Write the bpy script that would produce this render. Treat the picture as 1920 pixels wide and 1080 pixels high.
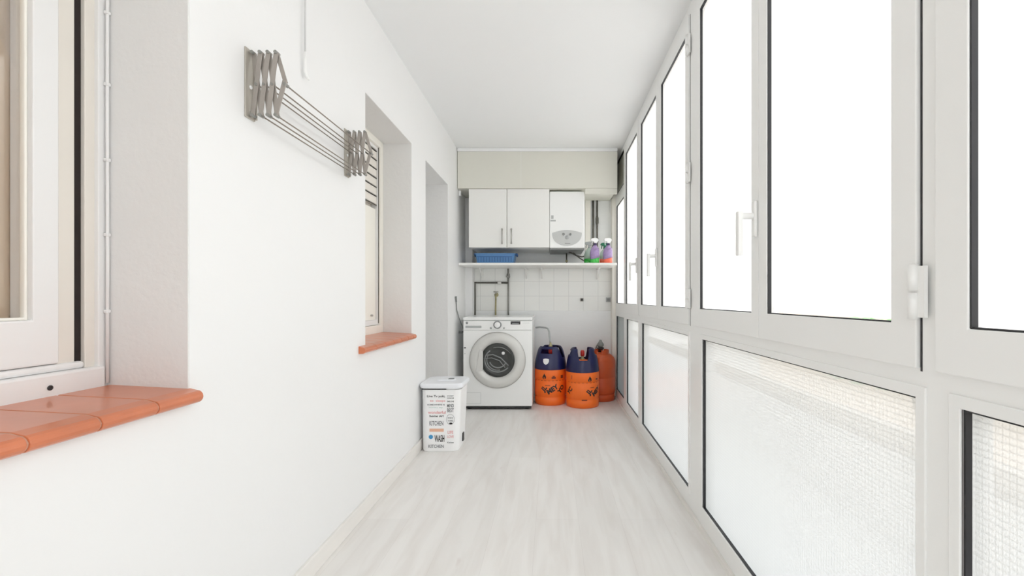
import bpy, bmesh, math, random
from mathutils import Vector, Matrix
random.seed(7)
PI = math.pi
for o in list(bpy.data.objects): bpy.data.objects.remove(o)
S = bpy.context.scene
C = S.collection

# ------------------------------------------------------------------ camera
cam_data = bpy.data.cameras.new('camera')
cam = bpy.data.objects.new('camera', cam_data); C.objects.link(cam)
cam.location = (0, 0, 1.0); cam.rotation_euler = (PI/2, 0, 0)
cam_data.lens = 16.0; cam_data.sensor_width = 36.0
cam_data.shift_x = -74/1920; cam_data.shift_y = 20/1920
cam_data.clip_start = 0.02; cam_data.clip_end = 200
S.camera = cam

# ------------------------------------------------------------------ world, exposure
w = bpy.data.worlds.new('overcast_sky'); S.world = w; w.use_nodes = True
nt = w.node_tree
bg = nt.nodes['Background']
tc = nt.nodes.new('ShaderNodeTexCoord'); sep = nt.nodes.new('ShaderNodeSeparateXYZ')
ramp = nt.nodes.new('ShaderNodeValToRGB')
ramp.color_ramp.elements[0].position = 0.35; ramp.color_ramp.elements[0].color = (0.93, 0.92, 0.90, 1)
ramp.color_ramp.elements[1].position = 0.9; ramp.color_ramp.elements[1].color = (0.93, 0.965, 1.0, 1)
mr = nt.nodes.new('ShaderNodeMapRange'); mr.inputs[1].default_value = -1; mr.inputs[2].default_value = 1
nt.links.new(tc.outputs['Generated'], sep.inputs[0]); nt.links.new(sep.outputs[2], mr.inputs[0])
nt.links.new(mr.outputs[0], ramp.inputs[0]); nt.links.new(ramp.outputs[0], bg.inputs[0])
bg.inputs[1].default_value = 2.6
S.view_settings.view_transform = 'Standard'
S.view_settings.look = 'None'
S.view_settings.gamma = 1.0
S.view_settings.use_curve_mapping = False
S.view_settings.exposure = 0.24
S.cycles.diffuse_bounces = 10; S.cycles.max_bounces = 16
S.cycles.transparent_max_bounces = 16; S.cycles.transmission_bounces = 8

# ------------------------------------------------------------------ materials
def mat(name, col, rough=0.5, metal=0.0, var=0.0, vscale=8.0, bump=0.0, bscale=60.0, spec=0.5, stretch=(1, 1, 1), coat=0.0):
    m = bpy.data.materials.new(name); m.use_nodes = True
    t = m.node_tree; b = t.nodes['Principled BSDF']
    b.inputs['Base Color'].default_value = (*col, 1); b.inputs['Roughness'].default_value = rough
    b.inputs['Metallic'].default_value = metal; b.inputs['Specular IOR Level'].default_value = spec
    b.inputs['Coat Weight'].default_value = coat
    co = t.nodes.new('ShaderNodeTexCoord'); mp = t.nodes.new('ShaderNodeMapping')
    mp.inputs['Scale'].default_value = stretch
    t.links.new(co.outputs['Object'], mp.inputs[0])
    n = t.nodes.new('ShaderNodeTexNoise'); n.inputs['Scale'].default_value = vscale; n.inputs['Detail'].default_value = 5
    t.links.new(mp.outputs[0], n.inputs['Vector'])
    mx = t.nodes.new('ShaderNodeMix'); mx.data_type = 'RGBA'
    mx.inputs[6].default_value = (*[c*(1-var) for c in col], 1)
    mx.inputs[7].default_value = (*[min(1, c*(1+var)) for c in col], 1)
    t.links.new(n.outputs[0], mx.inputs[0]); t.links.new(mx.outputs[2], b.inputs['Base Color'])
    if bump:
        n2 = t.nodes.new('ShaderNodeTexNoise'); n2.inputs['Scale'].default_value = bscale; n2.inputs['Detail'].default_value = 4
        t.links.new(mp.outputs[0], n2.inputs['Vector'])
        bp = t.nodes.new('ShaderNodeBump'); bp.inputs['Strength'].default_value = bump; bp.inputs['Distance'].default_value = 0.004
        t.links.new(n2.outputs[0], bp.inputs['Height']); t.links.new(bp.outputs[0], b.inputs['Normal'])
    return m

M = {}
M['wall'] = mat('painted_wall', (0.80, 0.803, 0.805), 0.6, var=0.01, vscale=2, bump=0.12, bscale=35)
M['reveal'] = mat('rough_render', (0.74, 0.74, 0.735), 0.8, var=0.02, vscale=4, bump=0.35, bscale=40)
M['ceiling'] = mat('ceiling_paint', (0.83, 0.84, 0.845), 0.7, var=0.01, vscale=2)
M['lower_wall'] = mat('rough_painted_wall', (0.87, 0.885, 0.89), 0.5, var=0.02, vscale=6, bump=0.3, bscale=14, stretch=(1, 1, 3))
M['pvc'] = mat('white_aluminium_frame', (0.85, 0.855, 0.845), 0.35, var=0.008, vscale=3)
M['gasket'] = mat('black_rubber', (0.015, 0.015, 0.018), 0.5)
M['soffit'] = mat('cream_board', (0.70, 0.695, 0.63), 0.5, var=0.02, vscale=2)
M['cream'] = mat('cream_paint', (0.84, 0.82, 0.76), 0.4, var=0.02, vscale=5)
M['whitewood'] = mat('white_painted_wood', (0.77, 0.77, 0.77), 0.35, var=0.015, vscale=6, bump=0.15, bscale=20)
M['warmwood'] = mat('aged_cream_paint', (0.74, 0.705, 0.65), 0.45, var=0.04, vscale=6, bump=0.2, bscale=20)
M['slotshade'] = mat('dark_brown_slot_shade', (0.012, 0.005, 0.004), 0.7, var=0.3, vscale=30)  # near-black brown that paints the shade inside the shutter slot
M['blind'] = mat('beige_blind', (0.54, 0.42, 0.30), 0.8, var=0.03, vscale=3)
M['enamel'] = mat('white_enamel', (0.86, 0.87, 0.865), 0.25, coat=0.3)
M['laminate'] = mat('white_laminate', (0.84, 0.84, 0.82), 0.35, var=0.008)
M['panelgrey'] = mat('light_grey_plastic', (0.42, 0.44, 0.44), 0.4)
M['midgrey'] = mat('mid_grey_plastic', (0.25, 0.26, 0.26), 0.4)
M['silver'] = mat('silver_plastic', (0.66, 0.66, 0.64), 0.35, metal=0.15)
M['steel'] = mat('brushed_steel', (0.45, 0.44, 0.42), 0.3, metal=0.9)
M['dark'] = mat('dark_plastic', (0.03, 0.03, 0.032), 0.35)
M['drumglass'] = mat('dark_door_glass', (0.05, 0.052, 0.05), 0.2, var=0.5, vscale=14, spec=0.35)
M['pipe'] = mat('old_dark_pipe', (0.13, 0.125, 0.11), 0.5, metal=0.4, var=0.3, vscale=40)
M['greypipe'] = mat('grey_pipe', (0.28, 0.28, 0.26), 0.5, metal=0.3, var=0.2, vscale=40)
M['brass'] = mat('old_brass', (0.42, 0.38, 0.22), 0.4, metal=0.6, var=0.2, vscale=40)
M['rack'] = mat('warm_metal_bars', (0.36, 0.33, 0.30), 0.38, metal=0.35, var=0.12, vscale=30)
M['rackplate'] = mat('warm_metal_plate', (0.46, 0.43, 0.38), 0.4, metal=0.3, var=0.06, vscale=30)
M['rackbar'] = mat('thin_rack_rod', (0.26, 0.225, 0.19), 0.4, metal=0.3)
M['orange'] = mat('orange_cylinder_paint', (0.93, 0.17, 0.015), 0.38, var=0.04, vscale=10)
M['redorange'] = mat('dark_orange_steel_paint', (0.62, 0.095, 0.02), 0.4, var=0.12, vscale=9)
M['navy'] = mat('navy_plastic', (0.010, 0.012, 0.075), 0.3, coat=0.08)
M['red'] = mat('red_plastic', (0.55, 0.025, 0.02), 0.35)
M['black'] = mat('black_print', (0.02, 0.018, 0.018), 0.5)
M['brownprint'] = mat('faded_dark_print', (0.16, 0.03, 0.015), 0.5)
M['white'] = mat('white_plastic', (0.88, 0.885, 0.89), 0.3)
M['binlid'] = mat('white_lid_plastic', (0.82, 0.84, 0.88), 0.3)
M['blue'] = mat('blue_plastic', (0.10, 0.26, 0.52), 0.35)
M['bluedark'] = mat('dark_blue_plastic', (0.04, 0.13, 0.34), 0.35)
M['purple'] = mat('purple_label', (0.36, 0.26, 0.48), 0.45, var=0.35, vscale=60)
M['purpledark'] = mat('dark_purple_label', (0.07, 0.05, 0.13), 0.45)
M['greenliq'] = mat('green_liquid_bottle', (0.04, 0.50, 0.06), 0.2, coat=0.5)
M['redliq'] = mat('red_liquid_bottle', (0.85, 0.14, 0.07), 0.2, coat=0.5)
M['paleplastic'] = mat('pale_green_plastic', (0.50, 0.62, 0.54), 0.25)
M['darkgreen'] = mat('dark_green_plastic', (0.015, 0.17, 0.08), 0.35)
M['pinkprint'] = mat('pink_print', (0.80, 0.42, 0.42), 0.5)
M['orangeprint'] = mat('peach_print', (0.80, 0.47, 0.33), 0.5)
M['greyprint'] = mat('grey_print', (0.22, 0.23, 0.24), 0.5)
M['tealprint'] = mat('pale_green_print', (0.52, 0.68, 0.62), 0.5)
M['blueprint'] = mat('blue_print', (0.05, 0.28, 0.55), 0.5)
M['leaf'] = mat('green_leaves', (0.45, 0.75, 0.40), 0.6, var=0.3, vscale=3)
M['bark'] = mat('bark', (0.15, 0.10, 0.06), 0.8)
M['facade'] = mat('pale_facade', (0.88, 0.74, 0.60), 0.8, var=0.02)
M['ground'] = mat('courtyard_paving', (0.62, 0.60, 0.56), 0.8, var=0.04)
M['parapet'] = mat('white_parapet', (0.84, 0.85, 0.85), 0.7, var=0.02)
M['coping'] = mat('cream_coping', (0.22, 0.18, 0.12), 0.7, var=0.05)
M['facadewin'] = mat('facade_window_glass', (0.5, 0.5, 0.5), 0.15)

def floor_mat(name, tint=1.0):
    m = mat(name, (0.68, 0.655, 0.63), 0.38)
    t = m.node_tree; b = t.nodes['Principled BSDF']; L = t.links
    co = t.nodes.new('ShaderNodeTexCoord')
    mp = t.nodes.new('ShaderNodeMapping'); mp.inputs['Rotation'].default_value = (0, 0, PI/2)
    mp.inputs['Location'].default_value = (0.31, 0.07, 0)
    L.new(co.outputs['Object'], mp.inputs[0])
    br = t.nodes.new('ShaderNodeTexBrick')
    br.offset = 0.37; br.inputs['Scale'].default_value = 1.0
    br.inputs['Brick Width'].default_value = 1.28; br.inputs['Row Height'].default_value = 0.192
    br.inputs['Mortar Size'].default_value = 0.0009; br.inputs['Mortar Smooth'].default_value = 0.6
    br.inputs['Color1'].default_value = (0.80*tint, 0.785*tint, 0.765*tint, 1)
    br.inputs['Color2'].default_value = (0.765*tint, 0.75*tint, 0.73*tint, 1)
    br.inputs['Mortar'].default_value = (0.69, 0.67, 0.65, 1)
    L.new(mp.outputs[0], br.inputs[0])
    mp2 = t.nodes.new('ShaderNodeMapping'); mp2.inputs['Scale'].default_value = (8, 1.0, 1)
    L.new(co.outputs['Object'], mp2.inputs[0])
    n = t.nodes.new('ShaderNodeTexNoise'); n.inputs['Scale'].default_value = 2.2; n.inputs['Detail'].default_value = 8
    n.inputs['Distortion'].default_value = 0.6
    L.new(mp2.outputs[0], n.inputs[0])
    r = t.nodes.new('ShaderNodeValToRGB')
    r.color_ramp.elements[0].position = 0.32; r.color_ramp.elements[0].color = (0.94, 0.925, 0.915, 1)
    r.color_ramp.elements[1].position = 0.6; r.color_ramp.elements[1].color = (1.02, 1.02, 1.02, 1)
    L.new(n.outputs[0], r.inputs[0])
    mx = t.nodes.new('ShaderNodeMix'); mx.data_type = 'RGBA'; mx.blend_type = 'MULTIPLY'; mx.inputs[0].default_value = 1
    L.new(br.outputs[0], mx.inputs[6]); L.new(r.outputs[0], mx.inputs[7])
    # small knots
    v = t.nodes.new('ShaderNodeTexNoise'); v.inputs['Scale'].default_value = 5.5; v.inputs['Detail'].default_value = 2
    mp3 = t.nodes.new('ShaderNodeMapping'); mp3.inputs['Scale'].default_value = (2.2, 0.9, 1)
    L.new(co.outputs['Object'], mp3.inputs[0]); L.new(mp3.outputs[0], v.inputs[0])
    r2 = t.nodes.new('ShaderNodeValToRGB')
    r2.color_ramp.elements[0].position = 0.70; r2.color_ramp.elements[0].color = (1, 1, 1, 1)
    r2.color_ramp.elements[1].position = 0.80; r2.color_ramp.elements[1].color = (0.88, 0.84, 0.83, 1)
    L.new(v.outputs[0], r2.inputs[0])
    mx2 = t.nodes.new('ShaderNodeMix'); mx2.data_type = 'RGBA'; mx2.blend_type = 'MULTIPLY'; mx2.inputs[0].default_value = 1
    L.new(mx.outputs[2], mx2.inputs[6]); L.new(r2.outputs[0], mx2.inputs[7])
    L.new(mx2.outputs[2], b.inputs['Base Color'])
    return m
M['floor'] = floor_mat('whitewashed_plank_floor')
M['baseboard'] = mat('pale_wood_baseboard', (0.79, 0.77, 0.74), 0.4, var=0.05, vscale=3, stretch=(1, 0.3, 8))

def tile_mat():
    m = mat('white_wall_tiles', (0.8, 0.8, 0.78), 0.18)
    t = m.node_tree; b = t.nodes['Principled BSDF']; L = t.links
    co = t.nodes.new('ShaderNodeTexCoord'); sp = t.nodes.new('ShaderNodeSeparateXYZ'); cb = t.nodes.new('ShaderNodeCombineXYZ')
    L.new(co.outputs['Object'], sp.inputs[0]); L.new(sp.outputs[0], cb.inputs[0]); L.new(sp.outputs[2], cb.inputs[1])
    mp = t.nodes.new('ShaderNodeMapping'); mp.inputs['Location'].default_value = (0.742-0.1545*0+0.0, -0.8725, 0)
    L.new(cb.outputs[0], mp.inputs[0])
    br = t.nodes.new('ShaderNodeTexBrick'); br.offset = 0; br.inputs['Scale'].default_value = 1
    br.inputs['Brick Width'].default_value = 0.1535; br.inputs['Row Height'].default_value = 0.1545
    br.inputs['Mortar Size'].default_value = 0.0022; br.inputs['Mortar Smooth'].default_value = 0.3
    br.inputs['Color1'].default_value = (0.85, 0.855, 0.83, 1); br.inputs['Color2'].default_value = (0.83, 0.84, 0.825, 1)
    br.inputs['Mortar'].default_value = (0.64, 0.65, 0.64, 1)
    L.new(mp.outputs[0], br.inputs[0]); L.new(br.outputs[0], b.inputs['Base Color'])
    return m
M['tiles'] = tile_mat()

def terracotta():
    m = mat('glazed_terracotta', (0.56, 0.17, 0.075), 0.3, var=0.2, vscale=9, bump=0.1, bscale=12, coat=0.35)
    return m
M['terra'] = terracotta()
M['grout'] = mat('pale_grout', (0.54, 0.30, 0.21), 0.8, var=0.15, vscale=40)

def glass_mat(name, transp, gl=0.06, tint=(1, 1, 1), wired=False, gloss_rough=0.05):
    m = bpy.data.materials.new(name); m.use_nodes = True
    t = m.node_tree; L = t.links; t.nodes.clear()
    out = t.nodes.new('ShaderNodeOutputMaterial')
    tr = t.nodes.new('ShaderNodeBsdfTransparent'); tr.inputs[0].default_value = (*tint, 1)
    tl = t.nodes.new('ShaderNodeBsdfTranslucent'); tl.inputs[0].default_value = (*tint, 1)
    gs = t.nodes.new('ShaderNodeBsdfGlossy'); gs.inputs['Roughness'].default_value = gloss_rough
    m1 = t.nodes.new('ShaderNodeMixShader'); m1.inputs[0].default_value = 1-transp
    L.new(tr.outputs[0], m1.inputs[1]); L.new(tl.outputs[0], m1.inputs[2])
    fr = t.nodes.new('ShaderNodeFresnel'); fr.inputs[0].default_value = 1.45
    mm = t.nodes.new('ShaderNodeMath'); mm.operation = 'MULTIPLY'; mm.inputs[1].default_value = gl
    L.new(fr.outputs[0], mm.inputs[0])
    m2 = t.nodes.new('ShaderNodeMixShader')
    L.new(mm.outputs[0], m2.inputs[0]); L.new(m1.outputs[0], m2.inputs[1]); L.new(gs.outputs[0], m2.inputs[2])
    last = m2
    if wired:
        co = t.nodes.new('ShaderNodeTexCoord'); sp = t.nodes.new('ShaderNodeSeparateXYZ'); cb = t.nodes.new('ShaderNodeCombineXYZ')
        L.new(co.outputs['Object'], sp.inputs[0]); L.new(sp.outputs[1], cb.inputs[0]); L.new(sp.outputs[2], cb.inputs[1])
        br = t.nodes.new('ShaderNodeTexBrick'); br.offset = 0; br.inputs['Scale'].default_value = 1
        br.inputs['Brick Width'].default_value = 0.0105; br.inputs['Row Height'].default_value = 0.0105
        br.inputs['Mortar Size'].default_value = 0.0011; br.inputs['Mortar Smooth'].default_value = 0.5
        br.inputs['Color1'].default_value = (0, 0, 0, 1); br.inputs['Color2'].default_value = (0, 0, 0, 1)
        br.inputs['Mortar'].default_value = (1, 1, 1, 1)
        L.new(cb.outputs[0], br.inputs[0])
        df = t.nodes.new('ShaderNodeBsdfDiffuse'); df.inputs[0].default_value = (0.45, 0.44, 0.42, 1)
        mk = t.nodes.new('ShaderNodeMath'); mk.operation = 'MULTIPLY'; mk.inputs[1].default_value = 0.26
        L.new(br.outputs[0], mk.inputs[0])
        m3 = t.nodes.new('ShaderNodeMixShader')
        L.new(mk.outputs[0], m3.inputs[0]); L.new(m2.outputs[0], m3.inputs[1]); L.new(df.outputs[0], m3.inputs[2])
        last = m3
    L.new(last.outputs[0], out.inputs[0])
    return m
M['frosted'] = glass_mat('frosted_window_film', 0.42, gl=0.25)
M['clearglass'] = glass_mat('clear_window_glass', 0.99, gl=0.4)
M['wired'] = glass_mat('wired_ribbed_glass', 0.62, gl=0.7, tint=(0.97, 0.975, 0.97), wired=True, gloss_rough=0.22)
M['greyglass'] = glass_mat('grey_obscured_glass', 0.25, gl=0.7, tint=(0.42, 0.44, 0.44), gloss_rough=0.2)

# ------------------------------------------------------------------ mesh builder
class MB:
    def __init__(s): s.v = []; s.f = []; s.sm = []
    def add(s, vs, fs, smooth=False):
        n = len(s.v); s.v += [tuple(v) for v in vs]
        for f in fs: s.f.append([i+n for i in f]); s.sm.append(smooth)
        return s
    def box(s, x0, x1, y0, y1, z0, z1, rot=None):
        vs = [(x, y, z) for x in (x0, x1) for y in (y0, y1) for z in (z0, z1)]
        if rot:
            c = Vector(((x0+x1)/2, (y0+y1)/2, (z0+z1)/2)); vs = [c + rot @ (Vector(v)-c) for v in vs]
        return s.add(vs, [(0, 1, 3, 2), (4, 6, 7, 5), (0, 4, 5, 1), (2, 3, 7, 6), (0, 2, 6, 4), (1, 5, 7, 3)])
    def bar(s, a, b, w, t, up=(0, 1, 0)):
        a = Vector(a); b = Vector(b); d = (b-a).normalized(); u = Vector(up); u = (u - d*u.dot(d)).normalized(); p = d.cross(u)
        vs = []
        for e in (a, b):
            for i, j in ((-1, -1), (1, -1), (1, 1), (-1, 1)): vs.append(e + p*(w/2*i) + u*(t/2*j))
        return s.add(vs, [(3, 2, 1, 0), (4, 5, 6, 7), (0, 1, 5, 4), (1, 2, 6, 5), (2, 3, 7, 6), (3, 0, 4, 7)])
    def tube(s, pts, r, n=10, cap=True):
        pts = [Vector(p) for p in pts]; rings = []; prev = None
        for i, p in enumerate(pts):
            if i == 0: d = pts[1]-p
            elif i == len(pts)-1: d = p-pts[i-1]
            else: d = (pts[i+1]-p).normalized() + (p-pts[i-1]).normalized()
            d.normalize()
            u = prev if prev else (Vector((0, 0, 1)) if abs(d.z) < .9 else Vector((1, 0, 0)))
            u = (u - d*u.dot(d)).normalized(); prev = u; v = d.cross(u)
            rr = r[i] if isinstance(r, (list, tuple)) else r
            rings.append([p + u*(rr*math.cos(2*PI*k/n)) + v*(rr*math.sin(2*PI*k/n)) for k in range(n)])
        base = len(s.v)
        for rg in rings: s.v += [tuple(q) for q in rg]
        for i in range(len(rings)-1):
            for k in range(n):
                a = base+i*n+k; b2 = base+i*n+(k+1) % n
                s.f.append([a, b2, b2+n, a+n]); s.sm.append(True)
        if cap:
            s.f.append([base+k for k in range(n)][::-1]); s.sm.append(False)
            s.f.append([base+(len(rings)-1)*n+k for k in range(n)]); s.sm.append(False)
        return s
    def lathe(s, prof, c=(0, 0, 0), n=48, axis='z', sx=1, sy=1, smooth=True, cap=True):
        base = len(s.v)
        for r, z in prof:
            for k in range(n):
                a = 2*PI*k/n; x = r*math.cos(a)*sx; y = r*math.sin(a)*sy
                if axis == 'z': p = (c[0]+x, c[1]+y, c[2]+z)
                elif axis == 'y': p = (c[0]+x, c[1]-z, c[2]+y)     # profile height points to -Y
                else: p = (c[0]+z, c[1]+x, c[2]+y)
                s.v.append(p)
        for i in range(len(prof)-1):
            for k in range(n):
                a = base+i*n+k; b2 = base+i*n+(k+1) % n
                s.f.append([a, b2, b2+n, a+n]); s.sm.append(smooth)
        if cap and prof[0][0] > 1e-6: s.f.append([base+k for k in range(n)][::-1]); s.sm.append(False)
        if cap and prof[-1][0] > 1e-6: s.f.append([base+(len(prof)-1)*n+k for k in range(n)]); s.sm.append(False)
        return s
    def loft(s, rings, cap=True, smooth=False):
        n = len(rings[0]); base = len(s.v)
        for rg in rings: s.v += [tuple(p) for p in rg]
        for i in range(len(rings)-1):
            for k in range(n):
                a = base+i*n+k; b2 = base+i*n+(k+1) % n
                s.f.append([a, b2, b2+n, a+n]); s.sm.append(smooth)
        if cap:
            s.f.append([base+k for k in range(n)][::-1]); s.sm.append(False)
            s.f.append([base+(len(rings)-1)*n+k for k in range(n)]); s.sm.append(False)
        return s
    def ball(s, c, r, sz=1.0, n=16):
        prof = [(r*math.sin(PI*i/8), -r*sz*math.cos(PI*i/8)) for i in range(9)]
        prof[0] = (1e-4, prof[0][1]); prof[-1] = (1e-4, prof[-1][1])
        return s.lathe(prof, c, n)

def rrect(x0, x1, y0, y1, r, z, n=6):
    pts = []
    for cx, cy, a0 in ((x1-r, y1-r, 0), (x0+r, y1-r, PI/2), (x0+r, y0+r, PI), (x1-r, y0+r, 1.5*PI)):
        for i in range(n+1):
            a = a0 + PI/2*i/n; pts.append((cx+r*math.cos(a), cy+r*math.sin(a), z))
    return pts

def obj(name, mb, m, parent=None, loc=(0, 0, 0), bevel=0, seg=2, label=None):
    me = bpy.data.meshes.new(name); me.from_pydata(mb.v, [], mb.f); me.validate()
    bm = bmesh.new(); bm.from_mesh(me)
    bmesh.ops.remove_doubles(bm, verts=bm.verts, dist=1e-6)
    bmesh.ops.recalc_face_normals(bm, faces=bm.faces)
    bm.to_mesh(me); bm.free()
    if len(me.polygons) == len(mb.sm): me.polygons.foreach_set('use_smooth', mb.sm)
    me.materials.append(M[m] if isinstance(m, str) else m)
    o = bpy.data.objects.new(name, me); C.objects.link(o); o.location = loc
    if parent: o.parent = parent
    if bevel:
        b = o.modifiers.new('bevel', 'BEVEL'); b.width = bevel; b.segments = seg; b.limit_method = 'ANGLE'; b.angle_limit = math.radians(40)
        b.harden_normals = False
    if label: o['label'] = label
    return o
def tag(o, label, cat, group=None, kind=None):
    o['label'] = label; o['category'] = cat
    if group: o['group'] = group
    if kind: o['kind'] = kind
    return o
def thing(name, label, cat, loc=(0, 0, 0), group=None, kind=None, rz=0):
    o = bpy.data.objects.new(name, None); C.objects.link(o); o.location = loc; o.rotation_euler = (0, 0, rz)
    o.empty_display_size = 0.05
    return tag(o, label, cat, group, kind)
def copy_tree(o, parent=None):
    c = o.copy(); C.objects.link(c); c.parent = parent
    for ch in list(o.children): copy_tree(ch, c)
    return c
def struct(name, mb, m, label, cat, **k):
    return tag(obj(name, mb, m, **k), label, cat, kind='structure')
def text_mb(s, size=1.0, sx=1.0, rot=0.0, bold=0.02):
    cu = bpy.data.curves.new('tmp_text', 'FONT'); cu.body = s; cu.size = size; cu.align_x = 'CENTER'; cu.align_y = 'CENTER'
    cu.resolution_u = 3; cu.offset = bold*size
    to = bpy.data.objects.new('tmp_text', cu); C.objects.link(to)
    bpy.context.view_layer.update()
    dg = bpy.context.evaluated_depsgraph_get()
    me = bpy.data.meshes.new_from_object(to.evaluated_get(dg))
    ca, sa = math.cos(rot), math.sin(rot)
    vs = [(v.co.x*sx, v.co.y) for v in me.vertices]
    vs = [(x*ca-y*sa, x*sa+y*ca) for x, y in vs]
    fs = [list(p.vertices) for p in me.polygons]
    bpy.data.objects.remove(to); bpy.data.curves.remove(cu); bpy.data.meshes.remove(me)
    return vs, fs

# ------------------------------------------------------------------ room dimensions
XL, XR = -0.87, 0.652
YB, YN = 4.75, -2.2
ZC = 2.385
XO = -1.20          # back of the openings

# floor, ceiling
struct('floor', MB().box(XO-0.12, 0.78, YN-0.1, YB+0.1, -0.12, 0), 'floor', 'pale whitewashed plank floor of the gallery', 'floor')
struct('ceiling', MB().box(XO-0.12, 0.78, YN-0.1, YB+0.1, ZC, ZC+0.12), 'ceiling', 'flat white painted ceiling', 'ceiling')

# left wall with three openings: window 1 (near), window 2 (mid), door
W1 = (-0.15, 1.093); W2 = (2.126, 2.833); D1 = (3.145, 3.825)
ZS, ZT = 0.765, 1.967
wl = MB()
for a, b in ((YN, W1[0]), (W1[1], W2[0]), (W2[1], D1[0]), (D1[1], YB)): wl.box(XO, XL, a, b, 0, ZC)
for a, b in (W1, W2): wl.box(XO, XL, a, b, 0, 0.7575); wl.box(XO, XL, a, b, ZT, ZC)
wl.box(XO, XL, D1[0], D1[1], 1.96, ZC)
struct('wall_left', wl, 'wall', 'long smooth white wall on the left with two window openings and a doorway', 'wall')
struct('leak_backing', MB().box(XO-0.1, XO-0.005, YN, YB, 0, ZC), 'reveal', 'unseen backing slab added to stop light leaking through the left openings', 'wall')  # added slab, keeps outside light from leaking in through the openings
# rough plaster skin of the openings
rv = MB()
for a, b in (W1, W2):
    rv.box(XO+0.02, XL-0.001, b-0.003, b+0.0, ZS+0.012, ZT)
    rv.box(XO+0.02, XL-0.001, a, a+0.003, ZS+0.012, ZT)
    rv.box(XO+0.02, XL-0.001, a, b, ZT-0.003, ZT)
rv.box(XO+0.02, XL-0.001, D1[1]-0.003, D1[1], 0, 1.96); rv.box(XO+0.02, XL-0.001, D1[0], D1[0]+0.003, 0, 1.96)
rv.box(XO+0.02, XL-0.001, D1[0], D1[1], 1.957, 1.96)
struct('trim_1', rv, 'reveal', 'rough plastered reveals inside the openings of the left wall', 'trim')

struct('wall_near', MB().box(XO-0.1, XL+0.08, YN-0.12, YN, 0, ZC).box(0.60, 0.78, YN-0.12, YN, 0, ZC), 'wall', 'white end wall around the added glazed end behind the photographer', 'wall')
bw = MB().box(XO, 0.78, YB+0.0, YB+0.12, 0.872, ZC)
struct('wall_back', bw, 'tiles', 'end wall of white square tiles above the washing machine', 'wall')
struct('wall_back_lower', MB().box(XO, 0.78, YB-0.006, YB+0.12, 0, 0.872), 'lower_wall', 'rough white painted lower part of the end wall', 'wall')
struct('wall_back_upper', MB().box(-0.79, 0.66, YB-0.008, YB+0.001, 1.32, ZC), 'lower_wall', 'smooth pale painted upper end wall above the shelf', 'wall')
struct('wall_pier', MB().box(XL-0.01, -0.80, 4.60, YB+0.02, 0, ZC), 'wall', 'narrow white pier in the far left corner', 'wall')
struct('wall_right_stub', MB().box(0.618, 0.78, 4.62, YB+0.02, 0, ZC), 'cream', 'narrow cream wall strip at the far right corner', 'wall')
# baseboard
bb = MB()
for a, b in ((YN, D1[0]), (D1[1], 4.60)): bb.box(XL, XL+0.013, a, b, 0, 0.07)
struct('baseboard_left', bb, 'baseboard', 'pale wood baseboard along the left wall', 'baseboard', bevel=0.002)

# soffit box over the laundry corner
sf = thing('trim_2', 'cream boxed soffit under the ceiling above the cupboards', 'soffit', (0, 0, 0), kind='structure')
obj('soffit_board', MB().box(XL+0.004, 0.607, 4.19, YB-0.01, 2.017, 2.355), 'soffit', sf, bevel=0.002)
obj('soffit_cornice', MB().box(XL+0.004, 0.607, 4.178, YB-0.01, 2.3555, 2.384), 'ceiling', sf, bevel=0.004)
obj('soffit_step', MB().box(0.312, 0.607, 4.192, 4.215, 1.965, 2.0165), 'soffit', sf, bevel=0.003)
obj('joint_strip', MB().box(-0.281, -0.2795, 4.1890, 4.1899, 2.017, 2.355), 'ceiling', sf)
struct('trim_3', MB().box(0.35, 0.405, 4.71, 4.741, 1.5, 2.0165), 'cream', 'narrow cream boxing beside the boiler', 'trim')

# ------------------------------------------------------------------ window wall (right)
FX, SX, GX = XR, XR-0.008, XR+0.014
def frame_rect(mb, x0, x1, y0, y1, z0, z1, wy0, wy1, wz0, wz1):
    """ring of rectangular section: outer y0..y1,z0..z1; widths at each side"""
    vs = []
    for x in (x0, x1):
        vs += [(x, y0, z0), (x, y1, z0), (x, y1, z1), (x, y0, z1),
               (x, y0+wy0, z0+wz0), (x, y1-wy1, z0+wz0), (x, y1-wy1, z1-wz1), (x, y0+wy0, z1-wz1)]
    fs = []
    for k in range(4):
        j = (k+1) % 4
        fs += [(k, j, j+4, k+4), (k+8, k+12, j+12, j+8), (k, k+8, j+8, j), (k+4, j+4, j+12, k+12)]
    mb.add(vs, fs)
def gasket(y0, y1, z0, z1, parent, x=None, t=0.0035):
    x = FX+0.002 if x is None else x
    g = MB(); frame_rect(g, x, x+0.0105, y0, y1, z0, z1, t, t, t, t)
    return obj('gasket', g, 'gasket', parent)
def handle(parent, y, z):
    h = obj('handle', MB().box(SX-0.012, SX-0.0005, y-0.014, y+0.014, z-0.057, z+0.057), 'pvc', parent, bevel=0.005, label='white lever handle')
    m2 = MB(); m2.tube([(SX-0.008, y, z+0.01), (SX-0.052, y, z+0.01)], 0.011, 14)
    # lever hangs down
    m2.box(SX-0.062, SX-0.046, y-0.012, y+0.012, z-0.115, z+0.024)
    h2 = obj('lever', m2, 'pvc', parent, bevel=0.003)
    return h
def hinge(parent, y, z):
    m1 = MB(); m1.tube([(SX-0.006, y, z+0.002), (SX-0.006, y, z+0.048)], 0.008, 12)
    m1.tube([(SX-0.006, y, z-0.048), (SX-0.006, y, z-0.002)], 0.008, 12)
    m1.box(SX-0.004, SX-0.0005, y, y+0.022, z-0.045, z+0.045)
    m1.box(SX-0.004, SX+0.002, y-0.022, y, z-0.045, z+0.045)
    return obj('hinge', m1, 'pvc', parent)
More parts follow.
